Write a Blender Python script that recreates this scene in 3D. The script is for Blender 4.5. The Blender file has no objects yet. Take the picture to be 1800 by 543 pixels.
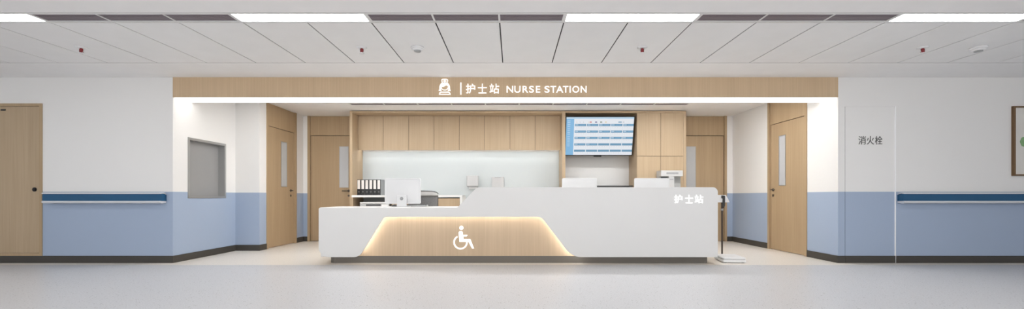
import bpy, bmesh, math
from mathutils import Vector, Matrix
PI = math.pi
C = bpy.context.scene.collection
S = bpy.context.scene

# ------------------------------------------------------------------ materials
def _nt(name):
    m = bpy.data.materials.new(name); m.use_nodes = True
    nt = m.node_tree
    return m, nt, nt.nodes['Principled BSDF']

def mat(name, col, rough=0.5, metal=0.0, spec=0.5, emit=None, es=0.0, coat=0.0, trans=0.0, var=0.03, vscale=4.0):
    """plain painted/plastic material with a faint procedural tone variation"""
    m, nt, b = _nt(name)
    b.inputs['Roughness'].default_value = rough
    b.inputs['Metallic'].default_value = metal
    b.inputs['Specular IOR Level'].default_value = spec
    b.inputs['Coat Weight'].default_value = coat
    b.inputs['Transmission Weight'].default_value = trans
    tc = nt.nodes.new('ShaderNodeTexCoord')
    n = nt.nodes.new('ShaderNodeTexNoise'); n.inputs['Scale'].default_value = vscale
    nt.links.new(tc.outputs['Object'], n.inputs['Vector'])
    r = nt.nodes.new('ShaderNodeMapRange')
    r.inputs['To Min'].default_value = 1 - var; r.inputs['To Max'].default_value = 1 + var
    nt.links.new(n.outputs['Fac'], r.inputs['Value'])
    mx = nt.nodes.new('ShaderNodeVectorMath'); mx.operation = 'SCALE'
    mx.inputs[0].default_value = col[:3]
    nt.links.new(r.outputs['Result'], mx.inputs['Scale'])
    nt.links.new(mx.outputs['Vector'], b.inputs['Base Color'])
    if emit:
        b.inputs['Emission Color'].default_value = (*emit, 1)
        b.inputs['Emission Strength'].default_value = es
    return m

def wood_mat(name, light, dark, rough=0.45):
    m, nt, b = _nt(name)
    tc = nt.nodes.new('ShaderNodeTexCoord')
    oi = nt.nodes.new('ShaderNodeObjectInfo')
    ad = nt.nodes.new('ShaderNodeVectorMath'); ad.operation = 'ADD'
    mp = nt.nodes.new('ShaderNodeMapping'); mp.inputs['Scale'].default_value = (55, 55, 1.1)
    mp2 = nt.nodes.new('ShaderNodeMapping'); mp2.inputs['Scale'].default_value = (7, 7, 0.25)
    L = nt.links.new
    sc = nt.nodes.new('ShaderNodeVectorMath'); sc.operation = 'SCALE'; sc.inputs[0].default_value = (7, 3, 5)
    L(oi.outputs['Random'], sc.inputs['Scale'])
    L(tc.outputs['Object'], ad.inputs[0]); L(sc.outputs['Vector'], ad.inputs[1])
    L(ad.outputs['Vector'], mp.inputs['Vector']); L(ad.outputs['Vector'], mp2.inputs['Vector'])
    n1 = nt.nodes.new('ShaderNodeTexNoise'); n1.inputs['Scale'].default_value = 1; n1.inputs['Detail'].default_value = 4
    n2 = nt.nodes.new('ShaderNodeTexNoise'); n2.inputs['Scale'].default_value = 1; n2.inputs['Detail'].default_value = 2
    L(mp.outputs['Vector'], n1.inputs['Vector']); L(mp2.outputs['Vector'], n2.inputs['Vector'])
    mx = nt.nodes.new('ShaderNodeMath'); mx.operation = 'MULTIPLY_ADD'; mx.inputs[1].default_value = 0.6
    h = nt.nodes.new('ShaderNodeMath'); h.operation = 'MULTIPLY'; h.inputs[1].default_value = 0.4
    L(n2.outputs['Fac'], h.inputs[0]); L(n1.outputs['Fac'], mx.inputs[0]); L(h.outputs[0], mx.inputs[2])
    cr = nt.nodes.new('ShaderNodeValToRGB')
    cr.color_ramp.elements[0].position = 0.3; cr.color_ramp.elements[0].color = (*dark, 1)
    cr.color_ramp.elements[1].position = 0.7; cr.color_ramp.elements[1].color = (*light, 1)
    L(mx.outputs[0], cr.inputs['Fac']); L(cr.outputs['Color'], b.inputs['Base Color'])
    b.inputs['Roughness'].default_value = rough
    b.inputs['Specular IOR Level'].default_value = 0.3
    return m

def wall_mat():
    """white emulsion above a painted blue dado, the line 1 m above the floor"""
    m, nt, b = _nt('wall_paint')
    L = nt.links.new
    g = nt.nodes.new('ShaderNodeNewGeometry'); sx = nt.nodes.new('ShaderNodeSeparateXYZ')
    L(g.outputs['Position'], sx.inputs[0])
    gt = nt.nodes.new('ShaderNodeMath'); gt.operation = 'GREATER_THAN'; gt.inputs[1].default_value = 1.0
    L(sx.outputs['Z'], gt.inputs[0])
    mx = nt.nodes.new('ShaderNodeMix'); mx.data_type = 'RGBA'
    mx.inputs['A'].default_value = (0.355, 0.43, 0.56, 1)
    mx.inputs['B'].default_value = (0.80, 0.79, 0.775, 1)
    L(gt.outputs[0], mx.inputs['Factor'])
    n = nt.nodes.new('ShaderNodeTexNoise'); n.inputs['Scale'].default_value = 180
    bp = nt.nodes.new('ShaderNodeBump'); bp.inputs['Strength'].default_value = 0.006
    L(g.outputs['Position'], n.inputs['Vector']); L(n.outputs['Fac'], bp.inputs['Height']); L(bp.outputs[0], b.inputs['Normal'])
    L(mx.outputs['Result'], b.inputs['Base Color'])
    b.inputs['Roughness'].default_value = 0.55
    b.inputs['Specular IOR Level'].default_value = 0.3
    return m

def floor_mat(name, base, chip, rough, amt):
    m, nt, b = _nt(name)
    L = nt.links.new
    g = nt.nodes.new('ShaderNodeNewGeometry')
    v = nt.nodes.new('ShaderNodeTexVoronoi'); v.inputs['Scale'].default_value = 55
    L(g.outputs['Position'], v.inputs['Vector'])
    sx = nt.nodes.new('ShaderNodeSeparateColor'); L(v.outputs['Color'], sx.inputs[0])
    gt = nt.nodes.new('ShaderNodeMath'); gt.operation = 'GREATER_THAN'; gt.inputs[1].default_value = 1 - amt
    L(sx.outputs[0], gt.inputs[0])
    lt = nt.nodes.new('ShaderNodeMath'); lt.operation = 'LESS_THAN'; lt.inputs[1].default_value = 0.30
    L(v.outputs['Distance'], lt.inputs[0])
    mu = nt.nodes.new('ShaderNodeMath'); mu.operation = 'MULTIPLY'
    L(gt.outputs[0], mu.inputs[0]); L(lt.outputs[0], mu.inputs[1])
    n = nt.nodes.new('ShaderNodeTexNoise'); n.inputs['Scale'].default_value = 90; n.inputs['Detail'].default_value = 3
    L(g.outputs['Position'], n.inputs['Vector'])
    cr = nt.nodes.new('ShaderNodeValToRGB')
    cr.color_ramp.elements[0].position = 0.35; cr.color_ramp.elements[0].color = (*[c * 0.86 for c in base], 1)
    cr.color_ramp.elements[1].position = 0.6; cr.color_ramp.elements[1].color = (*[c * 1.04 for c in base], 1)
    L(n.outputs['Fac'], cr.inputs['Fac'])
    mx = nt.nodes.new('ShaderNodeMix'); mx.data_type = 'RGBA'
    L(mu.outputs[0], mx.inputs['Factor']); L(cr.outputs['Color'], mx.inputs['A'])
    mx.inputs['B'].default_value = (*chip, 1)
    L(mx.outputs['Result'], b.inputs['Base Color'])
    b.inputs['Roughness'].default_value = rough
    b.inputs['Specular IOR Level'].default_value = 0.4
    return m

M = {}
M['wall'] = wall_mat()
M['ceil'] = mat('ceiling_paint', (0.88, 0.87, 0.86), 0.6, spec=0.2)
M['tile'] = mat('ceiling_tile', (0.86, 0.855, 0.845), 0.5, spec=0.25)
M['gap'] = mat('ceiling_shadow_gap', (0.03, 0.03, 0.03), 0.8)
M['floor'] = floor_mat('corridor_vinyl', (0.56, 0.56, 0.575), (0.27, 0.26, 0.26), 0.36, 0.10)
M['floor2'] = floor_mat('station_vinyl', (0.75, 0.70, 0.635), (0.50, 0.44, 0.38), 0.35, 0.05)
M['wood'] = wood_mat('oak_veneer', (0.485, 0.37, 0.245), (0.41, 0.305, 0.195))
M['woodi'] = wood_mat('pale_oak_veneer', (0.62, 0.475, 0.33), (0.53, 0.40, 0.27))
M['wood2'] = wood_mat('door_veneer', (0.46, 0.34, 0.21), (0.385, 0.275, 0.165))
M['woodf'] = wood_mat('fascia_veneer', (0.62, 0.465, 0.305), (0.53, 0.39, 0.25))
M['base'] = mat('baseboard_vinyl', (0.052, 0.047, 0.040), 0.45)
M['solid'] = mat('white_solid_surface', (0.745, 0.74, 0.73), 0.28, spec=0.4, var=0.01)
M['white'] = mat('white_plastic', (0.80, 0.80, 0.80), 0.35, var=0.01)
M['gloss'] = mat('bright_white_edge', (0.93, 0.93, 0.93), 0.3)
M['trimw'] = mat('white_enamel_trim', (0.72, 0.71, 0.70), 0.4)
M['light'] = mat('corridor_diffuser', (0.9, 0.9, 0.9), 0.5, emit=(0.95, 0.98, 1.0), es=16.0)
M['soffit'] = mat('canopy_diffuser', (0.9, 0.9, 0.88), 0.5, emit=(1.0, 0.985, 0.955), es=2.7)
M['inlight'] = mat('station_diffuser', (0.9, 0.9, 0.88), 0.5, emit=(1.0, 1.0, 1.0), es=33.0)  # emission of the added fill lamps behind the canopy
M['led'] = mat('warm_led', (0.9, 0.8, 0.6), 0.5, emit=(0.98, 1.0, 1.0), es=9.5)
M['ledc'] = mat('cool_led', (0.9, 0.9, 0.9), 0.5, emit=(1.0, 1.0, 0.99), es=14.0)
M['louver'] = mat('louver_slat', (0.19, 0.155, 0.175), 0.5)
M['louverb'] = mat('louver_backing', (0.05, 0.042, 0.048), 0.7)
M['sign'] = mat('lit_letter_acrylic', (0.9, 0.9, 0.9), 0.4, emit=(1, 0.99, 0.97), es=0.5)
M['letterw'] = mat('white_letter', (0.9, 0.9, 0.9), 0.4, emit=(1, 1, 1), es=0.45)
M['blue'] = mat('handrail_blue_vinyl', (0.012, 0.085, 0.19), 0.4)
M['railw'] = mat('handrail_white', (0.62, 0.63, 0.66), 0.35)
M['steel'] = mat('brushed_steel', (0.42, 0.42, 0.415), 0.38, metal=0.6)
M['steeld'] = mat('grey_shutter', (0.36, 0.36, 0.36), 0.45, metal=0.3)
M['handle'] = mat('dark_bronze_handle', (0.11, 0.09, 0.075), 0.35, metal=0.7)
M['glassd'] = mat('frosted_vision_glass', (0.50, 0.515, 0.53), 0.2)
M['backs'] = mat('back_painted_glass', (0.48, 0.515, 0.52), 0.12, spec=0.5, var=0.01)
M['black'] = mat('black_plastic', (0.012, 0.012, 0.014), 0.4)
M['paper'] = mat('white_label_paper', (0.78, 0.74, 0.72), 0.7)
M['cover'] = mat('binder_board', (0.32, 0.33, 0.34), 0.6)
M['seam'] = mat('dark_cabinet_gap', (0.06, 0.04, 0.025), 0.8)
M['alu'] = mat('light_aluminium', (0.74, 0.745, 0.755), 0.4, metal=0.15)
M['mark'] = mat('grey_mark', (0.28, 0.28, 0.29), 0.4)
M['mesh'] = mat('grey_mesh_fabric', (0.33, 0.33, 0.335), 0.8, var=0.3, vscale=70)
M['grey'] = mat('mid_grey_plastic', (0.36, 0.37, 0.37), 0.45)
M['greyl'] = mat('light_grey_enamel', (0.50, 0.50, 0.50), 0.45)
M['dark'] = mat('dark_grey_plastic', (0.07, 0.07, 0.075), 0.5)
M['pole'] = mat('dark_brown_metal', (0.05, 0.035, 0.03), 0.4, metal=0.5)
M['red'] = mat('red_glass_bulb', (0.22, 0.02, 0.025), 0.2)
M['txt'] = mat('dark_grey_print', (0.10, 0.10, 0.095), 0.6)
M['plinth'] = mat('taupe_metal_plinth', (0.15, 0.135, 0.115), 0.35, metal=0.3)
M['frame'] = wood_mat('walnut_frame', (0.20, 0.12, 0.06), (0.13, 0.075, 0.035))
M['art'] = mat('art_paper', (0.72, 0.70, 0.66), 0.7)
M['leaf'] = mat('printed_leaf', (0.20, 0.36, 0.17), 0.7, var=0.25, vscale=14)
def scr(name, col, s=0.85):
    m, nt, b = _nt(name)
    b.inputs['Base Color'].default_value = (0.02, 0.02, 0.02, 1)
    b.inputs['Roughness'].default_value = 0.25
    b.inputs['Emission Color'].default_value = (*col, 1); b.inputs['Emission Strength'].default_value = s
    return m
M['s_white'] = scr('screen_white', (0.80, 0.83, 0.88))
M['s_blue'] = scr('screen_blue', (0.14, 0.31, 0.47))
M['s_side'] = scr('screen_sidebar', (0.22, 0.48, 0.75))
M['s_sky'] = scr('screen_pale_blue', (0.50, 0.68, 0.84))
M['s_red'] = scr('screen_red', (0.62, 0.10, 0.07))
M['s_navy'] = scr('screen_navy', (0.07, 0.06, 0.22))
M['s_olive'] = scr('screen_green', (0.14, 0.19, 0.12))
M['s_yel'] = scr('screen_yellow', (0.75, 0.62, 0.35))
M['s_grey'] = scr('screen_grey', (0.55, 0.57, 0.62))

# ------------------------------------------------------------------ mesh helpers
class MB:
    def __init__(s): s.bm = bmesh.new(); s.mats = []
    def _m(s, m):
        if m not in s.mats: s.mats.append(m)
        return s.mats.index(m)
    def _fin(s, faces, m):
        i = s._m(m)
        for f in faces: f.material_index = i
    def box(s, x0, x1, y0, y1, z0, z1, m='white', bev=0.0, seg=2):
        n0 = set(s.bm.faces)
        r = bmesh.ops.create_cube(s.bm, size=1)
        mt = Matrix.Translation(((x0+x1)/2, (y0+y1)/2, (z0+z1)/2)) @ Matrix.Diagonal((abs(x1-x0), abs(y1-y0), abs(z1-z0), 1))
        bmesh.ops.transform(s.bm, matrix=mt, verts=r['verts'])
        if bev:
            es = {e for v in r['verts'] for e in v.link_edges}
            bmesh.ops.bevel(s.bm, geom=list(es), offset=bev, segments=seg, affect='EDGES', profile=0.5)
        s._fin([f for f in s.bm.faces if f not in n0], m); return s
    def prism(s, pts, a0, a1, m='white', axis='y', bev=0.0):
        """pts: (u,v) polygon; extruded from a0 to a1 along axis (y: u=x v=z; x: u=y v=z; z: u=x v=y)"""
        def P(u, v, a): return {'y': (u, a, v), 'x': (a, u, v), 'z': (u, v, a)}[axis]
        A = [s.bm.verts.new(P(u, v, a0)) for u, v in pts]; B = [s.bm.verts.new(P(u, v, a1)) for u, v in pts]
        fs = [s.bm.faces.new(A), s.bm.faces.new(B[::-1])]
        n = len(pts)
        for i in range(n): fs.append(s.bm.faces.new((A[i], B[i], B[(i+1) % n], A[(i+1) % n])))
        s._fin(fs, m)
        bmesh.ops.recalc_face_normals(s.bm, faces=fs)
        if bev:
            caps = set(fs[0].edges) | set(fs[1].edges)
            n0 = set(s.bm.faces)
            r = bmesh.ops.bevel(s.bm, geom=list(caps), offset=bev, segments=2, affect='EDGES', profile=0.5)
            s._fin(r['faces'], m)
        return s
    def cyl(s, c, r, h, axis='z', m='white', n=32, r2=None):
        n0 = set(s.bm.faces)
        q = bmesh.ops.create_cone(s.bm, cap_ends=True, segments=n, radius1=r, radius2=r if r2 is None else r2, depth=h)
        R = {'z': Matrix(), 'y': Matrix.Rotation(-PI/2, 4, 'X'), 'x': Matrix.Rotation(PI/2, 4, 'Y')}[axis]
        bmesh.ops.transform(s.bm, matrix=Matrix.Translation(c) @ R, verts=q['verts'])
        s._fin([f for f in s.bm.faces if f not in n0], m); return s
    def lathe(s, prof, c=(0, 0, 0), m='white', n=32):
        rings = []
        for r, z in prof:
            rings.append([s.bm.verts.new((c[0]+max(r, 1e-4)*math.cos(2*PI*i/n), c[1]+max(r, 1e-4)*math.sin(2*PI*i/n), c[2]+z)) for i in range(n)])
        fs = []
        for a, b in zip(rings, rings[1:]):
            for i in range(n): fs.append(s.bm.faces.new((a[i], a[(i+1) % n], b[(i+1) % n], b[i])))
        fs.append(s.bm.faces.new(rings[0][::-1])); fs.append(s.bm.faces.new(rings[-1]))
        for f in fs: f.smooth = True
        s._fin(fs, m); bmesh.ops.recalc_face_normals(s.bm, faces=fs); return s
    def tube(s, pts, r, m='white', n=12):
        """round bar along a polyline"""
        pts = [Vector(p) for p in pts]; rings = []; fs = []
        for i, p in enumerate(pts):
            t = (pts[min(i+1, len(pts)-1)] - pts[max(i-1, 0)]).normalized()
            up = Vector((0, 0, 1)) if abs(t.z) < 0.9 else Vector((1, 0, 0))
            u = t.cross(up).normalized(); v = t.cross(u)
            rings.append([s.bm.verts.new(p + r*(math.cos(2*PI*k/n)*u + math.sin(2*PI*k/n)*v)) for k in range(n)])
        for a, b in zip(rings, rings[1:]):
            for k in range(n): fs.append(s.bm.faces.new((a[k], a[(k+1) % n], b[(k+1) % n], b[k])))
        fs += [s.bm.faces.new(rings[0][::-1]), s.bm.faces.new(rings[-1])]
        for f in fs: f.smooth = True
        s._fin(fs, m); bmesh.ops.recalc_face_normals(s.bm, faces=fs); return s
    def grid(s, fn, nu, nv, m='white', thick=0.0):
        V = [[s.bm.verts.new(fn(i/nu, j/nv)) for j in range(nv+1)] for i in range(nu+1)]
        fs = [s.bm.faces.new((V[i][j], V[i+1][j], V[i+1][j+1], V[i][j+1])) for i in range(nu) for j in range(nv)]
        for f in fs: f.smooth = True
        s._fin(fs, m)
        if thick:
            n0 = set(s.bm.faces)
            bmesh.ops.solidify(s.bm, geom=fs, thickness=thick)
            s._fin([f for f in s.bm.faces if f not in n0], m)
        return s

WL = {}
def wloc(o): return WL.get(o.name, Vector((0, 0, 0)))
def obj(name, mb, parent=None, local=False, origin=None):
    """ONE mesh object. Geometry comes in world coordinates unless local (then in the parent's own frame)."""
    bm = mb.bm
    if parent is None:
        if origin is None and not local:
            xs = [v.co for v in bm.verts]
            origin = ((min(v.x for v in xs)+max(v.x for v in xs))/2, (min(v.y for v in xs)+max(v.y for v in xs))/2, min(v.z for v in xs))
        org = Vector(origin or (0, 0, 0))
    else: org = Vector((0, 0, 0)) if local else wloc(parent)
    bmesh.ops.translate(bm, verts=bm.verts, vec=-org)
    me = bpy.data.meshes.new(name); bm.to_mesh(me); bm.free()
    for k in mb.mats: me.materials.append(M[k])
    o = bpy.data.objects.new(name, me); C.objects.link(o)
    if parent is None: o.location = org; WL[o.name] = org
    else: o.parent = parent; WL[o.name] = Vector(org)
    return o
def tag(o, label=None, cat=None, group=None):
    if label: o['label'] = label
    if cat: o['category'] = cat
    if group: o['group'] = group
    return o
def thing(name, label, cat, loc, rz=0, group=None):
    o = bpy.data.objects.new(name, None); C.objects.link(o)
    o.location = loc; o.rotation_euler = (0, 0, rz); WL[o.name] = Vector(loc)
    o.empty_display_size = 0.1
    return tag(o, label, cat, group)
def struct(name, mb, parent=None):
    o = obj(name, mb, parent); 
    if parent is None: o['kind'] = 'structure'
    return o
def copy_tree(o, parent=None):
    c = o.copy(); C.objects.link(c); c.parent = parent
    for ch in list(o.children): copy_tree(ch, c)
    return c
def box1(*a, **k): return MB().box(*a, **k)

def rounded(pts, seg=8):
    """polygon of (x,y,r) -> points with arcs at the corners"""
    out = []; n = len(pts)
    for i in range(n):
        x, y, r = pts[i]; p = Vector((x, y)); a = Vector(pts[i-1][:2]) - p; b = Vector(pts[(i+1) % n][:2]) - p
        if r <= 0: out.append((x, y)); continue
        la, lb = a.length, b.length; a.normalize(); b.normalize()
        ang = math.acos(max(-1, min(1, a.dot(b)))); d = min(r/math.tan(ang/2), la*0.49, lb*0.49); rr = d*math.tan(ang/2)
        c = p + (a+b).normalized() * (rr/math.sin(ang/2))
        s0 = p + a*d; s1 = p + b*d
        a0 = math.atan2(s0.y-c.y, s0.x-c.x); a1 = math.atan2(s1.y-c.y, s1.x-c.x)
        da = (a1-a0+PI) % (2*PI) - PI
        for k in range(seg+1):
            t = a0 + da*k/seg; out.append((c.x+rr*math.cos(t), c.y+rr*math.sin(t)))
    return out

def text_mesh(name, s, size, loc, mname, parent, bold=0.0, ext=0.006, width=None, height=None, local=False):
    """flat raised lettering standing in the XZ plane facing -Y; loc = left bottom; scaled to the width/height given"""
    cu = bpy.data.curves.new(name, 'FONT'); cu.body = s; cu.size = size; cu.extrude = ext; cu.offset = bold; cu.resolution_u = 6
    t = bpy.data.objects.new('t', cu); C.objects.link(t)
    dg = bpy.context.evaluated_depsgraph_get(); dg.update()
    me = bpy.data.meshes.new_from_object(t.evaluated_get(dg)); bpy.data.objects.remove(t)
    me.name = name; vs = me.vertices
    x0 = min(v.co.x for v in vs); x1 = max(v.co.x for v in vs); y0 = min(v.co.y for v in vs); y1 = max(v.co.y for v in vs)
    sx = width/(x1-x0) if width else 1; sy = height/(y1-y0) if height else 1
    org = Vector(loc) - (wloc(parent) if not local else Vector((0, 0, 0)))
    for v in vs:
        x, y, z = v.co
        v.co = Vector(((x-x0)*sx, -z, (y-y0)*sy)) + org
    me.materials.clear(); me.materials.append(M[mname])
    for p in me.polygons: p.material_index = 0
    o = bpy.data.objects.new(name, me); C.objects.link(o); o.parent = parent; WL[o.name] = wloc(parent)
    return o

# ------------------------------------------------------------------ measures (metres)
EYE = 0.936; D0 = 5.84; F = 730.0
def at(px, py, y):           # point of the plane at depth y seen at pixel px,py (1800x543)
    s = F/(y + D0); return ((px-902)/s, EYE-(py-345)/s)
H = 2.608                    # ceiling
XL, XL2, XR = -4.784, -4.37, 4.568
YB = 2.81                    # back wall
XW = 9.2; YR = -8.2; T = 0.12

# ------------------------------------------------------------------ setting
f = MB().box(-XW, XW, YR, -0.19, -0.1, 0, 'floor').box(-XW, XW, -0.19, YB+0.3, -0.1, 0, 'floor2')
struct('floor', f)

# ceiling: plain border, a row of 0.618 x 1.22 m tiles, a slot with lamps and louvres, plain border again
TX0, TP = -0.13, 0.618
c = MB()
c.box(-XW, XW, -0.626, 1.65, H, H+0.05, 'ceil').box(-XW, XW, 1.77, YB+0.2, H, H+0.05, 'ceil')
c.box(-XW, -2.965, 1.65, 1.77, H, H+0.05, 'ceil').box(3.185, XW, 1.65, 1.77, H, H+0.05, 'ceil')
c.box(-XW, XW, YR, -2.060, H, H+0.05, 'ceil')
k = -15
while TX0+TP*k < XW:
    c.box(TX0+TP*k+0.0065, TX0+TP*(k+1)-0.0065, -1.835, -0.640, H, H+0.006, 'tile'); k += 1
c.box(-XW, XW, -1.838, -0.627, H+0.0062, H+0.03, 'gap').box(-XW, XW, -2.06, -0.62, H+0.055, H+0.08, 'gap')
c.box(-XW, XW, YR, YB+0.3, H+0.12, H+0.16, 'gap')
struct('ceiling', c)
struct('trim_1', box1(-XW, XW, -1.862, -1.845, H-0.003, H+0.03, 'trimw'))
struct('trim_2', box1(-XW, XW, -2.052, -2.036, H-0.003, H+0.03, 'trimw'))

def hole_wall_x(mb, x0, x1, y0, y1, hx0, hx1, hz0, hz1):   # wall across X with one opening
    mb.box(x0, hx0, y0, y1, 0, H+0.02, 'wall'); mb.box(hx1, x1, y0, y1, 0, H+0.02, 'wall')
    if hz0 > 0: mb.box(hx0, hx1, y0, y1, 0, hz0, 'wall')
    if hz1 < H: mb.box(hx0, hx1, y0, y1, hz1, H+0.02, 'wall')
D1 = (-7.62, -6.616, 0.1, 2.24)
w = MB(); hole_wall_x(w, -XW, XL, 0, T, *D1); struct('wall_front_left', w)
HX = (4.664, 5.376, 0.0, 2.20)
w = MB(); hole_wall_x(w, XR, XW, 0, T, *HX); struct('wall_front_right', w)
WN = (0.264, 1.07, 0.908, 1.806)
w = MB()
w.box(XL-T, XL, T, WN[0], 0, H+.02, 'wall').box(XL-T, XL, WN[1], 1.313+T, 0, H+.02, 'wall')
w.box(XL-T, XL, WN[0], WN[1], 0, WN[2], 'wall').box(XL-T, XL, WN[0], WN[1], WN[3], H+.02, 'wall')
struct('wall_recess_left', w)
struct('wall_return_left', box1(XL, XL2, 1.313, 1.313+T, 0, H+.02, 'wall'))
w = MB().box(XL2-T, XL2, 1.313+T, 1.511, 0, H+.02, 'wall').box(XL2-T, XL2, 2.53, YB+T, 0, H+.02, 'wall')
struct('wall_side_left', w)
w = MB().box(XR, XR+T, T, 0.609, 0, H+.02, 'wall').box(XR, XR+T, 1.604, YB+T, 0, H+.02, 'wall')
struct('wall_side_right', w)
BL = (XL2+0.09, -3.30); BR = (3.44, 4.449)
w = MB().box(XL2, BL[0], YB, YB+T, 0, H+.02, 'wall').box(BL[1], BR[0], YB, YB+T, 0, H+.02, 'wall').box(BR[1], XR, YB, YB+T, 0, H+.02, 'wall')
struct('wall_back', w)
struct('wall_corridor_left', box1(-XW-T, -XW, YR, T, 0, H+.1, 'wall'))
struct('wall_corridor_right', box1(XW, XW+T, YR, T, 0, H+.1, 'wall'))
rw = MB().box(-XW, XW, YR-T, YR, 0, .5, 'wall').box(-XW, XW, YR-T, YR, 2.45, H+.1, 'wall')
WX = [-8.2+3.28*i for i in range(6)]
rw.box(-XW, WX[0], YR-T, YR, .5, 2.45, 'wall').box(WX[5], XW, YR-T, YR, .5, 2.45, 'wall')
for i in range(1, 5): rw.box(WX[i]-.15, WX[i]+.15, YR-T, YR, .5, 2.45, 'wall')
struct('wall_rear', rw)
# unseen windows added to the rear wall to let in fill light (behind the viewpoint)
for i in range(5):
    a, b = WX[i]+(.15 if i else 0), WX[i+1]-(.15 if i < 4 else 0)
    fm = MB().box(a, a+.05, YR-T, YR, .5, 2.45, 'trimw').box(b-.05, b, YR-T, YR, .5, 2.45, 'trimw').box(a+.05, b-.05, YR-T, YR, .5, .55, 'trimw').box(a+.05, b-.05, YR-T, YR, 2.40, 2.45, 'trimw').box((a+b)/2-.025, (a+b)/2+.025, YR-T, YR, .55, 2.40, 'trimw')
    struct('window_%d' % (i+2), fm)
    pl_ = bpy.data.lights.new('window_portal', 'AREA'); pl_.shape = 'RECTANGLE'; pl_.size = b-a-.1; pl_.size_y = 1.85; pl_.cycles.is_portal = True
    po = bpy.data.objects.new('window_portal', pl_); C.objects.link(po); po.location = ((a+b)/2, YR-.06, 1.475); po.rotation_euler = (PI/2, 0, 0)
BT = 0.012
struct('baseboard_front_left', box1(-XW, XL+BT, -BT, -0.0005, 0, 0.1, 'base'))
struct('baseboard_front_right', MB().box(XR-BT, HX[0], -BT, -0.0005, 0, 0.1, 'base').box(HX[1], XW, -BT, -0.0005, 0, 0.1, 'base'))
struct('baseboard_recess_left', box1(XL, XL+BT, 0, 1.313, 0, 0.1, 'base'))
struct('baseboard_return_left', box1(XL+BT, XL2+BT, 1.313-BT, 1.3125, 0, 0.1, 'base'))
struct('baseboard_side_left', MB().box(XL2, XL2+BT, 1.313, 1.511, 0, 0.1, 'base').box(XL2, XL2+BT, 2.53, YB-BT, 0, 0.1, 'base'))
struct('baseboard_side_right', MB().box(XR-BT, XR, 0, 0.609, 0, 0.1, 'base').box(XR-BT, XR, 1.604, YB-BT, 0, 0.1, 'base'))
struct('baseboard_back', MB().box(XL2, BL[0], YB-BT, YB-.0005, 0, 0.1, 'base').box(BR[1], XR, YB-BT, YB-.0005, 0, 0.1, 'base'))
# thin corner guards seen as fine lines near the wall ends
struct('trim_3', box1(XR, XR+0.05, -0.003, -0.0005, 0.1, H, 'wall'))
struct('trim_4', box1(XL-0.05, XL, -0.003, -0.0005, 0.1, H, 'wall'))

# ------------------------------------------------------------------ doors
def tall_door(n, plane, u0, u1, face, cut, handle_u, vis):
    """full-height door with transom. plane 'x' (in a wall along Y, at X=face, room side = sign) or 'y'. u0,u1 span along the wall"""
    sgn = cut
    def bx(mb, a, b, d0, d1, z0, z1, m, bev=0.0):
        # d = depth into the wall from the face
        if plane == 'x': mb.box(a, b, 0, 0, 0, 0, m) if False else mb.box(min(face-sgn*d0, face-sgn*d1), max(face-sgn*d0, face-sgn*d1), a, b, z0, z1, m, bev)
        else: mb.box(a, b, face+d0, face+d1, z0, z1, m, bev)
        return mb
    fr = 0.05; zt = 2.205
    d = bx(MB(), u0+fr+.007, u1-fr-.007, 0.022, 0.065, 0.008, zt-.008, 'wood2')
    door = obj('door_%d' % n, d); door['kind'] = 'structure'
    fm = MB()
    bx(fm, u0, u0+fr, -0.012, T-.01, 0, H, 'wood2'); bx(fm, u1-fr, u1, -0.012, T-.01, 0, H, 'wood2')
    bx(fm, u0+fr, u1-fr, 0.07, T-.012, 0, H, 'seam')
    obj('door_frame', fm, door)
    obj('transom_panel', bx(MB(), u0+fr+.004, u1-fr-.004, 0.006, 0.05, zt, H-.004, 'wood2'), door)
    obj('edge_gap', bx(bx(bx(MB(), u0+fr, u0+fr+.0065, .026, .069, 0, H, 'seam'), u1-fr-.0065, u1-fr, .026, .069, 0, H, 'seam'), u0+fr+.007, u1-fr-.007, .026, .069, zt-.0075, zt-.0005, 'seam'), door)
    v = MB(); g = 0.012
    bx(v, vis[0]-g, vis[0], 0.017, 0.07, 1.13-g, 1.965+g, 'steel'); bx(v, vis[1], vis[1]+g, 0.017, 0.07, 1.13-g, 1.965+g, 'steel')
    bx(v, vis[0], vis[1], 0.017, 0.07, 1.13-g, 1.13, 'steel'); bx(v, vis[0], vis[1], 0.017, 0.07, 1.965, 1.965+g, 'steel')
    vf = obj('vision_panel_frame', v, door)
    obj('glass_pane', bx(MB(), vis[0], vis[1], 0.021, 0.069, 1.13, 1.965, 'glassd'), vf)
    hm = MB(); hz = 1.05; dr = 1 if (u0+u1)/2 > handle_u else -1
    def hp(u, dd, z): return (face-sgn*dd, u, z) if plane == 'x' else (u, face+dd, z)
    ax = plane
    hm.cyl(hp(handle_u, 0.020, hz), 0.026, 0.010, ax, 'handle', 24)
    hm.cyl(hp(handle_u, 0.020, hz-0.10), 0.022, 0.010, ax, 'handle', 24)
    hm.tube([hp(handle_u, 0.02, hz), hp(handle_u, -0.02, hz), hp(handle_u+dr*0.012, -0.032, hz), hp(handle_u+dr*0.12, -0.032, hz)], 0.009, 'handle')
    obj('door_handle', hm, door)
tall_door(2, 'x', 1.511, 2.53, XL2, 1, 2.36, (2.03, 2.21))      # left side wall; room is on +X
tall_door(3, 'y', BL[0], BL[1], YB, 1, -3.43, (-3.617, -3.449+.0))
tall_door(4, 'y', BR[0], BR[1], YB, 1, 3.57, (3.624, 3.803))
tall_door(5, 'x', 0.609, 1.604, XR, -1, 1.49, (1.165, 1.32))

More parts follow.
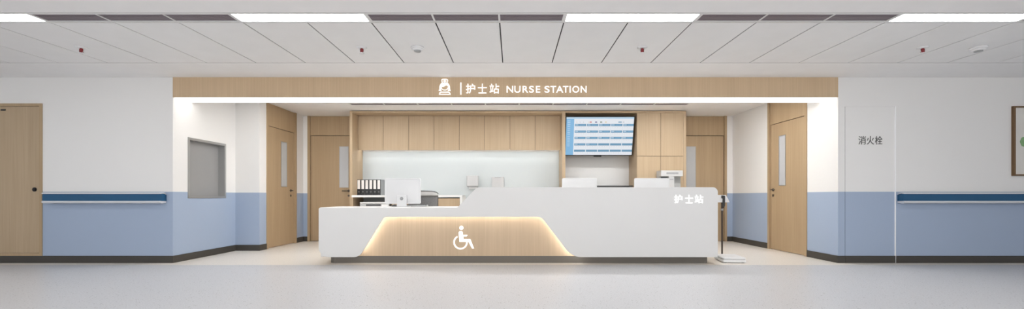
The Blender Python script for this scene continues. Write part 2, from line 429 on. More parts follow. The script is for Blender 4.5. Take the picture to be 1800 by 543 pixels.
# shaft door, far left of the corridor wall, above the baseboard
x0, x1, z0, z1 = D1
d = MB().box(x0+.04, x1-.04, 0.012, 0.05, z0+.04, z1-.04, 'wood')
door = obj('door_1', d); door['kind'] = 'structure'
fm = MB().box(x0, x0+.036, -.012, .1, z0, z1, 'wood2').box(x1-.036, x1, -.012, .1, z0, z1, 'wood2').box(x0+.036, x1-.036, -.012, .1, z1-.036, z1, 'wood2').box(x0+.036, x1-.036, -.012, .1, z0, z0+.036, 'wood2')
obj('door_frame', fm, door)
kx, kz = at(59.5, 333, 0)
obj('lock_knob', MB().cyl((kx, 0.009, kz), 0.029, 0.012, 'y', 'black', 28).cyl((kx, 0.000, kz), 0.020, 0.008, 'y', 'black', 24), door)
px, pz = at(4, 193, 0)
obj('door_plate', box1(px-.035, px+.035, 0.006, 0.013, pz-.011, pz+.011, 'black', .003), door)

# window in the recess wall
g = MB()
y0, y1, z0, z1 = WN
g.box(XL-.118, XL-.10, y0+.03, y1-.03, z0+.03, z1-.03, 'steeld')
win = obj('window_1', g); win['kind'] = 'structure'
fm = MB(); e = 0.035
fm.box(XL-.12, XL+.008, y0, y0+e, z0, z1, 'steel').box(XL-.12, XL+.008, y1-e, y1, z0, z1, 'steel')
fm.box(XL-.12, XL+.008, y0+e, y1-e, z0, z0+e, 'steel').box(XL-.12, XL+.008, y0+e, y1-e, z1-e, z1, 'steel')
obj('window_frame', fm, win)

# concealed hydrant door in the right front wall (painted like the wall, with the dado)
hc = thing('hydrant_cupboard', 'flush hydrant cupboard door painted like the wall, lettered in dark grey', 'cupboard', (5.02, 0.0, 0))
x0, x1, z0, z1 = HX
obj('door_panel', MB().box(x0+.006, x1-.013, 0.002, 0.03, 0.1, z1-.004, 'wall'), hc)
obj('kick_panel', MB().box(x0+.004, x1-.008, -BT, 0.028, 0.002, 0.1, 'base'), hc)
fm = MB().box(x0+.001, x0+.004, 0.003, .1, 0, z1-.001, 'gap').box(x1-.013, x1-.001, -.010, .1, 0, z1-.001, 'gloss').box(x0+.004, x1-.013, .001, .1, z1-.004, z1-.001, 'trimw').box(x0+.004, x1-.006, .09, .1, 0.002, z1-.004, 'gap')
obj('door_surround', fm, hc)
tx0, tz1 = at(1508.5, 239, 0); tx1, tz0 = at(1552, 254, 0)
cw = (tx1-tx0)/3
for i, ch in enumerate('消火栓'):
    text_mesh('character', ch, 0.1, (tx0+i*cw+.003, -0.001, tz0), 'txt', hc, 0.0, 0.002, cw*0.9, tz1-tz0)

# ------------------------------------------------------------------ ceiling lamps, louvres, sprinklers, detectors
def ceil_light(x0, x1, y0, y1, label, grp, dm='light'):
    t = thing('ceiling_light', label, 'ceiling light', ((x0+x1)/2, (y0+y1)/2, H), 0, grp)
    obj('diffuser', box1(x0+.012, x1-.012, y0+.008, y1-.008, H+.004, H+.016, dm), t)
    h = MB().box(x0, x0+.011, y0, y1, H-.001, H+.04, 'trimw').box(x1-.011, x1, y0, y1, H-.001, H+.04, 'trimw')
    h.box(x0+.011, x1-.011, y0, y0+.007, H+.0, H+.04, 'trimw').box(x0+.011, x1-.011, y1-.007, y1, H+.0, H+.04, 'trimw').box(x0+.011, x1-.011, y0+.007, y1-.007, H+.03, H+.04, 'trimw')
    obj('housing', h, t)
    return t
def louvre(x0, x1, y0, y1, label, nd, grp, ns=5):
    t = thing('ceiling_grille', label, 'air grille', ((x0+x1)/2, (y0+y1)/2, H), 0, grp)
    obj('backing', box1(x0+.01, x1-.01, y0+.012, y1-.012, H+.008, H+.02, 'louverb'), t)
    fr = MB().box(x0, x0+.025, y0, y1, H, H+.01, 'trimw').box(x1-.025, x1, y0, y1, H, H+.01, 'trimw')
    fb = .014 if y1-y0 > .15 else .004
    fr.box(x0+.025, x1-.025, y0, y0+fb, H, H+.01, 'trimw').box(x0+.025, x1-.025, y1-fb, y1, H, H+.01, 'trimw')
    obj('frame', fr, t)
    sm = MB(); n = ns; yy0, yy1 = y0+fb, y1-fb
    for i in range(n):
        yc = yy0+(i+.5)*(yy1-yy0)/n; hw = (yy1-yy0)/n*.42
        sm.prism([(yc-hw, H+.0015), (yc+hw, H+.003), (yc+hw, H+.006), (yc-hw, H+.005)], x0+.025, x1-.025, 'louver', 'x')
    sl = obj('slats', sm, t)
    for i in range(1, nd):
        xx = x0+(x1-x0)*i/nd
        obj('divider', box1(xx-.009, xx+.009, yy0, yy1, H-.001, H+.0075, 'trimw'), t)
    return t
y0, y1 = -2.034, -1.864
X = TX0+TP
lights = [(X-8*TP-2*TP+TP*0, 0)]
names_l = {0: 'long corridor ceiling light at the far left above the shaft door', 1: 'bright corridor ceiling light left of the nurse sign icon', 2: 'bright corridor ceiling light right of centre above the sign lettering', 3: 'corridor ceiling light at the far right above the hydrant cupboard'}
names_g = {0: 'dark louvred ceiling grille above the left handrail', 1: 'dark louvred ceiling grille above the nurse icon of the sign', 2: 'dark louvred ceiling grille right of the sign, before the hydrant cupboard', 3: 'dark louvred ceiling grille at the far right edge'}
for i in range(-1, 4):
    lx = 0.488+(i-2)*5*TP
    ceil_light(lx, lx+2*TP, y0, y1, names_l.get(i, 'corridor ceiling light beyond the left picture edge'), 'corridor ceiling lights')
    if i >= 0 and i < 4:
        louvre(lx+2*TP, lx+5*TP, y0, y1, names_g[i], 3, 'louvred ceiling grilles') if lx+2*TP < 7.5 else None
# unseen fill lamps added over the back half of the corridor, behind the viewpoint (surface mounted)
M['light2'] = mat('rear_diffuser', (0.9, 0.9, 0.9), 0.5, emit=(0.96, 0.98, 1.0), es=16.0)
for i, lx in enumerate((-5.6, -1.9, 1.8, 5.5)):
    t = thing('ceiling_light', 'surface mounted corridor lamp behind the viewpoint', 'ceiling light', (lx, -5.0, H), 0, 'rear corridor lamps')
    obj('diffuser', box1(lx-.7, lx+.7, -5.12, -4.88, H-.03, H-.02, 'light2'), t)
    obj('housing', MB().box(lx-.73, lx+.73, -5.15, -4.85, H-.02, H, 'trimw'), t)

def sprinkler(px, label):
    x = (px-902)/156.7; y = -1.18
    t = thing('fire_sprinkler', label, 'sprinkler', (x, y, H), 0, 'ceiling sprinklers')
    obj('rosette', MB().lathe([(0.052, 0), (0.055, -.005), (0.036, -.013), (0.016, -.015)], (x, y, H), 'white'), t)
    obj('bulb', MB().lathe([(0.012, -.014), (0.018, -.022), (0.019, -.05), (0.014, -.062)], (x, y, H), 'red', 16), t)
    obj('deflector', MB().lathe([(0.014, -.063), (0.026, -.064), (0.026, -.068), (0.006, -.069)], (x, y, H), 'white', 20).tube([(x-.017, y, H-.012), (x-.027, y, H-.03), (x-.014, y, H-.064)], .0025, 'white', 6).tube([(x+.017, y, H-.012), (x+.027, y, H-.03), (x+.014, y, H-.064)], .0025, 'white', 6), t)
sprinkler(143, 'red bulb ceiling sprinkler at the left, nearest the shaft door')
sprinkler(636, 'red bulb ceiling sprinkler left of the middle smoke detector')
sprinkler(1129, 'red bulb ceiling sprinkler right of the sign lettering')
sprinkler(1622, 'red bulb ceiling sprinkler beside the right-hand smoke detector')
def detector(px, label):
    x = (px-902)/156.7; y = -1.18
    t = thing('smoke_detector', label, 'smoke detector', (x, y, H), 0, 'smoke detectors')
    obj('base_ring', MB().lathe([(0.072, 0), (0.075, -.012), (0.068, -.020)], (x, y, H), 'white'), t)
    obj('sensor_head', MB().lathe([(0.060, -.020), (0.058, -.030), (0.044, -.040)], (x, y, H), 'white').lathe([(0.038, -.040), (0.036, -.050), (0.012, -.053)], (x, y, H), 'grey'), t)
detector(734, 'white round smoke detector near the middle of the tiled ceiling')
detector(1720, 'white round smoke detector at the right of the tiled ceiling')

# slim linear grille in the station ceiling, and added fill lamps out of sight behind the canopy
t = thing('ceiling_grille', 'long slim dark grille in the station ceiling above the cabinets', 'air grille', (.11, 1.71, H))
obj('backing', box1(-2.96, 3.18, 1.653, 1.767, H+.004, H+.03, 'louverb'), t)
sm = MB()
for i in range(4): sm.box(-2.96, 3.18, 1.657+i*.0285, 1.675+i*.0285, H+.0005, H+.0045, 'louver')
obj('slats', sm, t)
for i in range(0, 11):
    xx = -2.96+i*.614
    obj('divider' , MB().box(xx-.012, xx+.012, 1.651, 1.769, H-.001, H+.005, 'trimw'), t)
for i, lx in enumerate((-2.6, 0.2, 3.0)):  # unseen lamps added to brighten the station interior
    tt = thing('ceiling_light', 'station ceiling lamp tucked behind the canopy above the desk', 'ceiling light', (lx, 0.95, H), 0, 'station lamps behind the canopy')
    obj('diffuser', box1(lx-.9, lx+.9, .86, 1.04, H-.03, H-.02, 'inlight'), tt)
    obj('housing', box1(lx-.92, lx+.92, .84, 1.06, H-.02, H, 'trimw'), tt)

# ------------------------------------------------------------------ canopy and its sign
cn = thing('canopy', 'oak veneered canopy band over the desk with a glowing underside', 'canopy', (-.108, 0.17, 2.328))
ZC = 2.328
obj('fascia', box1(XL, XR, -0.004, 0.016, ZC, H, 'woodf'), cn)
obj('light_panel', box1(XL+.004, XR-.004, 0.02, 0.335, ZC+.004, ZC+.012, 'soffit'), cn)
obj('housing', MB().box(XL+.002, XR-.002, 0.018, 0.35, ZC+.014, H-.002, 'ceil').box(XL+.002, XR-.002, 0.337, 0.35, ZC, ZC+.014, 'ceil'), cn)

sg = thing('station_sign', 'white lettering and nurse emblem on the canopy fascia', 'sign', (0, -0.004, 2.36))
YS = -0.008
def A(px, py): return at(px, py, 0)
# nurse emblem
def emb_poly(mb, pts, seg=5): mb.prism(rounded([(*A(x, y), r/125) for x, y, r in pts], seg), YS-.006, YS+.003, 'sign')
em = MB()
# crop frame: 1800/280 = 6.43 px per photo px, origin (760,130)
def Q(u, v, r=0): return (760+u/6.43, 130+v/6.43, r)
def ring_poly(mb, outer, inner):
    """band between two outlines with the same number of points"""
    n = len(outer)
    for i in range(n):
        j = (i+1) % n
        mb.prism([outer[i], outer[j], inner[j], inner[i]], YS-.006, YS+.003, 'sign')
cap_o = rounded([(*A(*Q(100, 58)[:2]), .02), (*A(*Q(182, 58)[:2]), .02), (*A(*Q(172, 108)[:2]), .008), (*A(*Q(110, 108)[:2]), .008)], 4)
cap_i = rounded([(*A(*Q(109, 66)[:2]), .014), (*A(*Q(173, 66)[:2]), .014), (*A(*Q(165, 101)[:2]), .005), (*A(*Q(117, 101)[:2]), .005)], 4)
ring_poly(em, cap_o, cap_i)
emb_poly(em, [Q(136, 69), Q(146, 69), Q(146, 97), Q(136, 97)])
emb_poly(em, [Q(124, 78), Q(158, 78), Q(158, 88), Q(124, 88)])
# hair: left and right lobes framing an open face
hair = [Q(100, 104, 2), Q(122, 112), Q(160, 112), Q(182, 104, 2), Q(200, 140, 4), Q(202, 180), Q(212, 192, 1), Q(176, 194), Q(184, 172), Q(182, 146, 3), Q(160, 128, 2), Q(130, 146, 3), Q(100, 150), Q(98, 172), Q(106, 194), Q(68, 192, 1), Q(80, 180), Q(82, 140, 4)]
emb_poly(em, hair)
face_o = [(*A(760+(141+43*math.cos(t))/6.43, 130+(150+38*math.sin(t))/6.43),) for t in [PI*k/14 for k in range(15)]]
face_i = [(*A(760+(141+35*math.cos(t))/6.43, 130+(150+30*math.sin(t))/6.43),) for t in [PI*k/14 for k in range(15)]]
for i in range(14): em.prism([face_o[i], face_o[i+1], face_i[i+1], face_i[i]], YS-.006, YS+.003, 'sign')
sh_o = [Q(76, 236), Q(80, 214), Q(100, 202), Q(182, 202), Q(202, 214), Q(208, 236)]
sh_i = [Q(88, 228), Q(90, 218), Q(104, 211), Q(178, 211), Q(192, 218), Q(196, 228)]
ring_poly(em, [A(p[0], p[1]) for p in sh_o], [A(p[0], p[1]) for p in sh_i])
obj('nurse_emblem', em, sg)
bx0, bz1 = A(809.2, 145.5); bx1, bz0 = A(811.4, 166.5)
obj('divider_bar', box1(bx0, bx1, YS-.006, YS+.003, bz0, bz1, 'sign'), sg)
for ch, a, b_ in (('护', 819, 835.5), ('士', 840, 856), ('站', 860.5, 877.5)):
    xa, zt = A(a, 147.3); xb, zb = A(b_, 164.6)
    text_mesh('character', ch, 0.15, (xa, YS, zb), 'sign', sg, 0.0014, 0.004, xb-xa, zt-zb)
L_ = [('N', 890.5, 902), ('U', 904, 915), ('R', 918.5, 928.5), ('S', 930, 938.5), ('E', 942, 949.5), ('S', 957, 966), ('T', 967.5, 977.5), ('A', 977.5, 990), ('T', 989.5, 999), ('I', 1001, 1003.2), ('O', 1006, 1018), ('N', 1020.5, 1031)]
for ch, a, b_ in L_:
    xa, zt = A(a, 151.3); xb, zb = A(b_, 163)
    text_mesh('letter', ch, 0.12, (xa, YS, zb), 'sign', sg, 0.0012, 0.004, xb-xa, zt-zb)

# ------------------------------------------------------------------ handrails
def handrail(x0, x1, label, lend=True, rend=True):
    t = thing('handrail', label, 'handrail', ((x0+x1)/2, 0, 0.84), 0, 'corridor handrails')
    zt, zb = 0.985, 0.845; P = -0.085
    prof = [(0, zt-.03), (-.02, zt-.018), (-.06, zt-.012), (P, zt-.016), (P-.003, zt-.03), (P-.003, zb+.03), (P, zb+.026), (-.03, zb+.026), (0, zb+.03)]
    obj('blue_band', MB().prism(prof, x0+.008, x1-.008, 'blue', 'x'), t)
    top = [(-.0008, zt-.024), (-.018, zt-.002), (-.055, zt+.006), (P-.006, zt+.003), (P-.012, zt-.004), (P-.012, zt-.016), (P+.002, zt-.014), (-.055, zt-.010), (-.018, zt-.016), (-.0008, zt-.034)]
    obj('top_strip', MB().prism(top, x0+.004, x1-.004, 'railw', 'x'), t)
    bot = [(-.0008, zb+.024), (P-.008, zb+.028), (P-.014, zb+.022), (P-.014, zb+.006), (P-.006, zb-.004), (P+.012, zb-.008), (-.0008, zb-.002)]
    obj('bottom_strip', MB().prism(bot, x0+.004, x1-.004, 'railw', 'x'), t)
    if lend: obj('end_cap', MB().prism(rounded([(-.0008, zt-.026, .004), (P-.001, zt-.024, .012), (P-.001, zb+.026, .012), (-.0008, zb+.026, .004)], 4), x0+.001, x0+.008, 'blue', 'x'), t)
    if rend: obj('end_cap', MB().prism(rounded([(-.0008, zt-.026, .004), (P-.001, zt-.024, .012), (P-.001, zb+.026, .012), (-.0008, zb+.026, .004)], 4), x1-.008, x1-.001, 'blue', 'x'), t)
handrail(-6.525, -4.872, 'blue and white handrail on the left wall beside the shaft door', True, True)
handrail(5.40, 7.9, 'blue and white handrail on the right wall below the framed print', True, True)

# framed print, far right
fx0, fz1 = at(1777.5, 187, 0); _, fz0 = at(1777.5, 309, 0); fx1 = fx0+0.72
pf = thing('picture_frame', 'brown wooden framed print of a green leaf on the right wall', 'picture', ((fx0+fx1)/2, 0, fz0))
fm = MB(); e = 0.03
fm.box(fx0, fx0+e, -.03, -.001, fz0, fz1, 'frame').box(fx1-e, fx1, -.03, -.001, fz0, fz1, 'frame').box(fx0+e, fx1-e, -.03, -.001, fz0, fz0+e*.7, 'frame').box(fx0+e, fx1-e, -.03, -.001, fz1-e*.7, fz1, 'frame')
obj('frame', fm, pf)
pr = obj('print', box1(fx0+e, fx1-e, -.012, -.002, fz0+e*.7, fz1-e*.7, 'art'), pf)
lm = MB(); lc = (fx0+0.36, at(0, 249, 0)[1])
def lobe(cx, cz, rx, rz, rot):
    pts = []
    for k in range(28):
        t = 2*PI*k/28; q = 1+0.05*math.sin(7*t); x = rx*math.cos(t)*q; z = rz*math.sin(t)*q
        pts.append((cx+x*math.cos(rot)-z*math.sin(rot), cz+x*math.sin(rot)+z*math.cos(rot)))
    lm.prism(pts, -.0155, -.0125, 'leaf')
lobe(fx0+0.175, lc[1]-.005, .065, .072, .2); lobe(fx0+0.33, lc[1]+.10, .09, .12, -.4); lobe(fx0+.48, lc[1]-.02, .10, .08, .3)
lm.box(fx0+.34, fx0+.347, -.0145, -.0125, fz0+.15, lc[1]+.05, 'leaf')
obj('leaf_drawing', lm, pr)

# ------------------------------------------------------------------ reception desk
YF = -0.12
dk = thing('reception_desk', 'long white nurse station desk with a lit wood inset front', 'desk', (0.07, 0.2, 0))
def Pd(px, py): return at(px, py, YF)
def r_(px): return px/127.6
out = [(560, 365, 3), (804, 365, 8), (838.5, 329, 9), (1262, 329, 9), (1262, 452, 2), (1006, 452, 34), (951.5, 381, 15), (675, 381, 9), (631, 452, 18), (560, 452, 18)]
pts = rounded([(*Pd(x, y), r_(r)) for x, y, r in out], 10)
fp = MB().prism(pts, YF, YF+.03, 'solid', bev=0.003)
front = obj('front_panel', fp, dk)
# wood inset set back behind the white front
obj('wood_inset', box1(-2.38, 2.62, -0.004, 0.014, 0.098, 0.755, 'woodi'), dk)
pl = MB()
pp = rounded([(-2.592, -0.004, .09), (2.728, -0.004, .004), (2.728, .5, .01), (-2.592, .5, .02)], 8)
pl.prism(pp, 0, 0.097, 'plinth', 'z'); obj('plinth', pl, dk)
# body: low cupboard on the left, tall part on the right
xs = Pd(838, 0)[0]
xl, xr = Pd(560, 0)[0], Pd(1262, 0)[0]
b_ = MB().box(xl+.01, xl+.05, YF+.05, .62, .097, .752, 'solid').box(xr-.05, xr-.006, YF+.05, .70, .097, .98, 'solid')
b_.box(xl+.05, xr-.05, .016, .034, .097, .75, 'solid').box(-.45, xr-.05, .016, .034, .75, 1.03, 'solid')
b_.box(xl+.05, -2.0, .034, .6, .099, .12, 'solid').box(-.44, -.40, .034, .6, .12, .75, 'solid').box(1.2, 1.24, .034, .6, .12, .75, 'solid')
b_.box(xl+.05, xr-.05, YF+.05, .015, .765, .775, 'solid')
obj('carcass', b_, dk)
obj('worktop', MB().box(xl+.004, xr-.055, YF+.031, .62, .756, .782, 'solid', .003), dk)
obj('transaction_ledge', MB().box(-.42, xr-.075, YF+.031, .22, 1.032, 1.061, 'solid', .003), dk)
# hidden strip lamp following the inset's edge, behind the white front
edge = [(624, 458), (631+8, 440), (668, 390), (675, 376), (951.5, 376), (958, 380), (1004, 444), (1012, 452)]
def off(lst, k):
    return [at(x, y, YF+.05) for x, y in lst]
outer = [(628, 440), (666.5, 378.5), (673.5, 374), (952.5, 374), (960, 378), (1006, 439), (1026, 446)]
inner = [(631.5, 443), (669.5, 381), (675, 377.3), (951.5, 377.3), (957.5, 381), (1002.5, 443), (1020, 450)]
o2 = [at(x, y, YF) for x, y in outer]; i2 = [at(x, y, YF) for x, y in inner]
ls = MB()
for k in range(len(o2)-1): ls.prism([o2[k], o2[k+1], i2[k+1], i2[k]], YF+.032, YF+.040, 'led')
obj('led_strip', ls, dk)
# desk lettering
for ch, a, b2 in (('护', 1185, 1199.5), ('士', 1204, 1218), ('站', 1221, 1236)):
    xa, zt = Pd(a, 342.3); xb, zb = Pd(b2, 357.3)
    text_mesh('character', ch, 0.12, (xa, YF-.003, zb), 'letterw', dk, 0.0014, 0.003, xb-xa, zt-zb)
# wheelchair symbol on the wood inset
def W(u, v): return at(780+u/9.057, 385+v/9.057, 0)
wm = MB(); Y0, Y1 = -.012, -.0045
def wp(pts): wm.prism([W(*p) for p in pts], Y0, Y1, 'sign')
def circ(cx, cy, r, n=24): return [(cx+r*math.cos(2*PI*k/n), cy+r*math.sin(2*PI*k/n)) for k in range(n)]
wp(circ(282, 139, 33))
body = rounded([(235, 190, 30), (302, 190, 30), (308, 250, 2), (385, 250, 6), (365, 277, 8), (312, 277, 1), (318, 318, 1), (425, 318, 12), (485, 468, 2), (452, 468, 10), (395, 362, 4), (252, 362, 3)], 5)
wm.prism([W(*p) for p in body], Y0, Y1, 'sign')
cx, cy = 268, 368
a0, a1 = math.radians(-118), math.radians(-118-244-0)
N = 40
# the rim runs from upper left, down round the bottom, to the right under the seat
for k in range(N):
    t0 = math.radians(242 - k*(242+2)/N); t1 = math.radians(242 - (k+1)*(242+2)/N)
    q = lambda r, t: (cx+r*math.cos(t), cy+r*math.sin(t))
    wm.prism([W(*q(114, t0)), W(*q(114, t1)), W(*q(90, t1)), W(*q(90, t0))], Y0, Y1, 'sign')
obj('wheelchair_symbol', wm, dk)

# ------------------------------------------------------------------ computers (backs towards us)
def computer(x, y, z, label, h=0.415, rz=0.0):
    t = thing('desktop_computer', label, 'computer', (x, y, z), rz, 'white desktop computers on the desk')
    zb = 0.045; w2 = 0.266
    pts = rounded([(-w2, zb, .02), (w2, zb, .02), (w2, h, .022), (-w2, h, .022)], 6)
    sh = MB().prism(pts, -.012, .012, 'alu', bev=.004)
    # bulged back
    sh.grid(lambda u, v: (-w2*.9+u*w2*1.8, -.0135-.02*(max(0, math.sin(PI*u))*max(0, math.sin(PI*v)))**.8, zb+.02+v*(h-zb-.04)), 16, 12, 'alu')
    shell = obj('screen_shell', sh, t, local=True)
    obj('display_glass', MB().prism(rounded([(-w2+.006, zb+.07, .004), (w2-.006, zb+.07, .004), (w2-.006, h-.006, .014), (-w2+.006, h-.006, .014)], 4), .0125, .0145, 'black'), t, local=True)
    st = MB().prism([(-.075, -.032), (.075, -.032), (.075, -.040), (-.075, -.040)], .0, .0, 'alu') if False else MB()
    st.box(-.072, .072, -.052, -.040, .006, .17, 'alu', .004)
    st.box(-.072, .072, -.04, -.028, .12, .17, 'alu')
    st.box(-.078, .078, -.055, .13, 0, .008, 'alu', .003)
    s = obj('stand', st, t, local=True)
    mk = MB().cyl((0, -.0535, .12), .024, .003, 'y', 'mark', 28).cyl((0, -.0552, .122), .013, .002, 'y', 'grey', 24)
    obj('round_badge', mk, t, local=True)
    return t
computer(at(708, 0, .24)[0], .24, .7825, 'white desktop computer seen from behind on the low end of the desk', .415, math.radians(-3))
computer(at(1018.5, 0, .5)[0], .50, .7825, 'white computer screen top behind the tall desk front, left of the two there', .431)
computer(at(1145.5, 0, .5)[0], .50, .7825, 'white computer screen top behind the tall desk front, nearest the desk lettering', .431)
kb = MB().box(-2.02+.0, -1.62, .33, .46, .7825, .795, 'dark', .003)
kx = -1.40
k = thing('keyboard', 'dark grey keyboard on the low desk behind the computer', 'keyboard', (-1.52, .46, .7825))
obj('keyboard_base', box1(-1.70, -1.30, .41, .53, .7825, .806, 'grey', .004), k)
km = MB()
for r in range(4):
    for q in range(14): km.box(-1.69+q*.0275, -1.69+q*.0275+.022, .418+r*.027, .418+r*.027+.021, .806, .812, 'dark')
kk = obj('keys', km, k); kk['kind'] = 'stuff'
m_ = thing('computer_mouse', 'dark grey mouse on the low desk left of the computer stand', 'mouse', (-1.80, .45, .7825))
obj('shell', MB().lathe([(.035, 0), (.038, .01), (.03, .025), (.012, .032)], (-1.80, .45, .7825), 'dark', 20), m_)
obj('scroll_wheel', MB().cyl((-1.80, .44, .812), .008, .006, 'x', 'grey', 14), m_)

# office chair behind the low desk
cx, cy = -1.48, 1.05
oc = thing('office_chair', 'grey mesh office chair with white top rim behind the desk', 'chair', (cx, cy, 0))
def bk(u, v, rr=0.0):
    a = math.radians(-70+140*u)
    return (cx+(.25+rr)*math.sin(a)*1.05, cy+.02-(.22+rr)*math.cos(a), .55+v*.40)
obj('backrest', MB().grid(lambda u, v: bk(u, v), 24, 8, 'mesh', .02), oc)
def rim(u, v):
    a = math.radians(-70+140*u)
    return (cx+.264*math.sin(a), cy+.02-.222*math.cos(a), .945+v*.075*(1-abs(2*u-1)**4*.55))
obj('top_rim', MB().grid(rim, 24, 4, 'white', .022), oc)
obj('piping', MB().tube([Vector(rim(u/24, 1))+Vector((0, -.004, .003)) for u in range(25)], .006, 'dark', 8), oc)
obj('seat', MB().lathe([(.20, .44), (.245, .46), (.25, .50), (.22, .52), (.1, .525)], (cx, cy, 0), 'mesh'), oc)
obj('back_support', MB().tube([(cx, cy, .45), (cx, cy-.2, .43), (cx, cy-.26, .52), (cx, cy-.235, .7)], .016, 'dark'), oc)
obj('gas_lift', MB().cyl((cx, cy, .27), .025, .36, 'z', 'dark', 20), oc)
for i in range(5):
    a = 2*PI*i/5+.3
    lg = obj('leg', MB().tube([(cx+.02*math.cos(a), cy+.02*math.sin(a), .11), (cx+.29*math.cos(a), cy+.29*math.sin(a), .07)], .016, 'dark'), oc)
    obj('caster', MB().cyl((cx+.29*math.cos(a), cy+.29*math.sin(a), .0285), .028, .03, 'x', 'black', 20), lg)

# ------------------------------------------------------------------ joinery on the back wall
YC = 2.24; YD = 2.53
xa, xb = -3.18, 3.365
ZT = 2.595
su = thing('cabinet_surround', 'oak surround framing the back cabinets and screen recess', 'cabinet frame', ((xa+xb)/2, YC, 0))
obj('side_panel', box1(xa, xa+.05, YC, YB-.012, 0, ZT, 'wood'), su)
obj('side_panel', box1(xb-.05, xb, YC, YB-.012, 0, ZT, 'wood'), su)
obj('top_panel', box1(xa+.05, xb-.05, YC, YB-.012, ZT-.035, ZT, 'wood'), su)
xd0, xd1 = at(988.3, 0, YC)[0], at(993.8, 0, YC)[0]
obj('divider_panel', box1(xd0, xd1, YC, YB-.012, 0, ZT-.035, 'wood'), su)
xt = 2.409
# wall cabinets
ux0, ux1 = xa+.05, xd0
n = 8; cwid = (ux1-ux0)/n
ZU0 = 1.865; ZU1 = ZT-.035
ordn = ['leftmost oak wall cabinet next to the oak side panel', 'second oak wall cabinet from the left end', 'third oak wall cabinet from the left end', 'fourth oak wall cabinet from the left, left of the row middle', 'fifth oak wall cabinet from the left, right of the row middle', 'third oak wall cabinet left of the wall screen', 'second oak wall cabinet left of the wall screen', 'oak wall cabinet touching the panel beside the wall screen']
for i in range(n):
    a, b2 = ux0+i*cwid, ux0+(i+1)*cwid
    t = thing('overhead_cabinet', ordn[i], 'cabinet', ((a+b2)/2, YD, ZU0), 0, 'wall cabinets above the splashback')
    obj('body', MB().box(a+.001, b2-.001, YD+.02, YB-.013, ZU0+.035, ZU1, 'wood'), t)
    obj('door', box1(a+.0045, b2-.0025, YD, YD+.018, ZU0, ZU1-.004, 'wood'), t)
    obj('edge_gap', MB().box(a-.002, a+.004, YD+.006, YD+.019, ZU0, ZU1, 'seam'), t)
ul = thing('under_cabinet_light', 'bright strip light under the row of wall cabinets', 'strip light', ((ux0+ux1)/2, 2.70, ZU0))
obj('diffuser', box1(ux0+.02, ux1-.02, 2.64, 2.67, ZU0+.022, ZU0+.027, 'ledc'), ul)
obj('housing', box1(ux0+.01, ux1-.01, 2.63, 2.68, ZU0+.027, ZU0+.034, 'trimw'), ul)
# tall cabinets
tx = (xt, at(1161.3, 0, YC)[0], xb-.05)
zs = at(0, 274.3, YC)[1]
for i in range(2):
    a, b2 = tx[i], tx[i+1]
    t = thing('tall_cabinet', ['tall oak cabinet next to the wall screen', 'tall oak cabinet behind the grey dispenser'][i], 'cabinet', ((a+b2)/2, YC, 0), 0, 'tall cabinets right of the screen')
    obj('body', box1(a+(.0 if i == 0 else .001), b2-.001, YC+.02, YB-.013, 0.002, ZU1, 'wood'), t)
    obj('upper_door', box1(a+.003, b2-.003, YC+.001, YC+.019, zs+.003, ZU1-.003, 'wood'), t)
    obj('lower_door', box1(a+.003, b2-.003, YC+.001, YC+.019, 0.08, zs-.003, 'wood'), t)
    obj('edge_gap', MB().box(a+.003, b2-.003, YC+.012, YC+.0195, zs-.003, zs+.003, 'seam').box(b2-.004, b2-.0008, YC+.012, YC+.0195, .08, ZU1, 'seam'), t)
# glass splashback
tag(obj('glass_splashback', box1(ux0+.002, ux1-.002, YB-.012, YB-.001, 0.3, ZU0-.001, 'backs')), 'pale glossy glass splashback lit from above behind the desk', 'splashback')
# panel and black ledge in the screen recess
tag(obj('recess_panel', box1(xd1+.002, xt-.002, YB-.02, YB-.001, 0.3, ZU1, 'solid')), 'plain white panel in the recess below the wall screen', 'wall panel')
zl = at(0, 327, 2.6)[1]
tag(obj('ledge', MB().box(xd1+.004, xt-.004, 2.50, YB-.021, zl-.012, zl+.008, 'dark', .002).box(xd1+.004, xt-.004, 2.74, YB-.021, zl-.06, zl-.012, 'dark')), 'thin dark ledge across the white recess panel', 'shelf')

# back counter with open bay on the left, cupboard doors, white end panel
YK = 2.2
bx0, bx1 = xa+.052, at(812.5, 0, YK)[0]
zt = .958
bc = thing('back_counter', 'white topped back counter with oak doors and white end panel', 'counter', ((bx0+bx1)/2, YK, 0))
xbay = at(688, 0, YK)[0]
obj('worktop', MB().box(bx0, bx1, YK, YB-.013, zt-.042, zt, 'solid', .002), bc)
obj('end_panel', box1(bx1-.045, bx1, YK+.002, YB-.013, 0.0, zt-.043, 'solid'), bc)
bd = MB().box(bx0, bx0+.02, YK+.02, YB-.013, 0.0, zt-.043, 'wood').box(xbay, xbay+.02, YK+.02, YB-.013, 0, zt-.043, 'wood')
bd.box(bx0+.02, xbay, YK+.03, YB-.013, .60, .62, 'solid').box(xbay+.02, bx1-.046, YK+.04, YB-.013, 0.08, .90, 'seam')
bd.box(bx0+.02, xbay, YB-.03, YB-.014, 0, .915, 'grey')
obj('carcass', bd, bc)
nd = 3; dw = (bx1-.05-xbay-.02)/nd
for i in range(nd):
    a = xbay+.02+i*dw; obj('door', box1(a+.002, a+dw-.002, YK+.018, YK+.036, .08, zt-.060, 'wood'), bc)

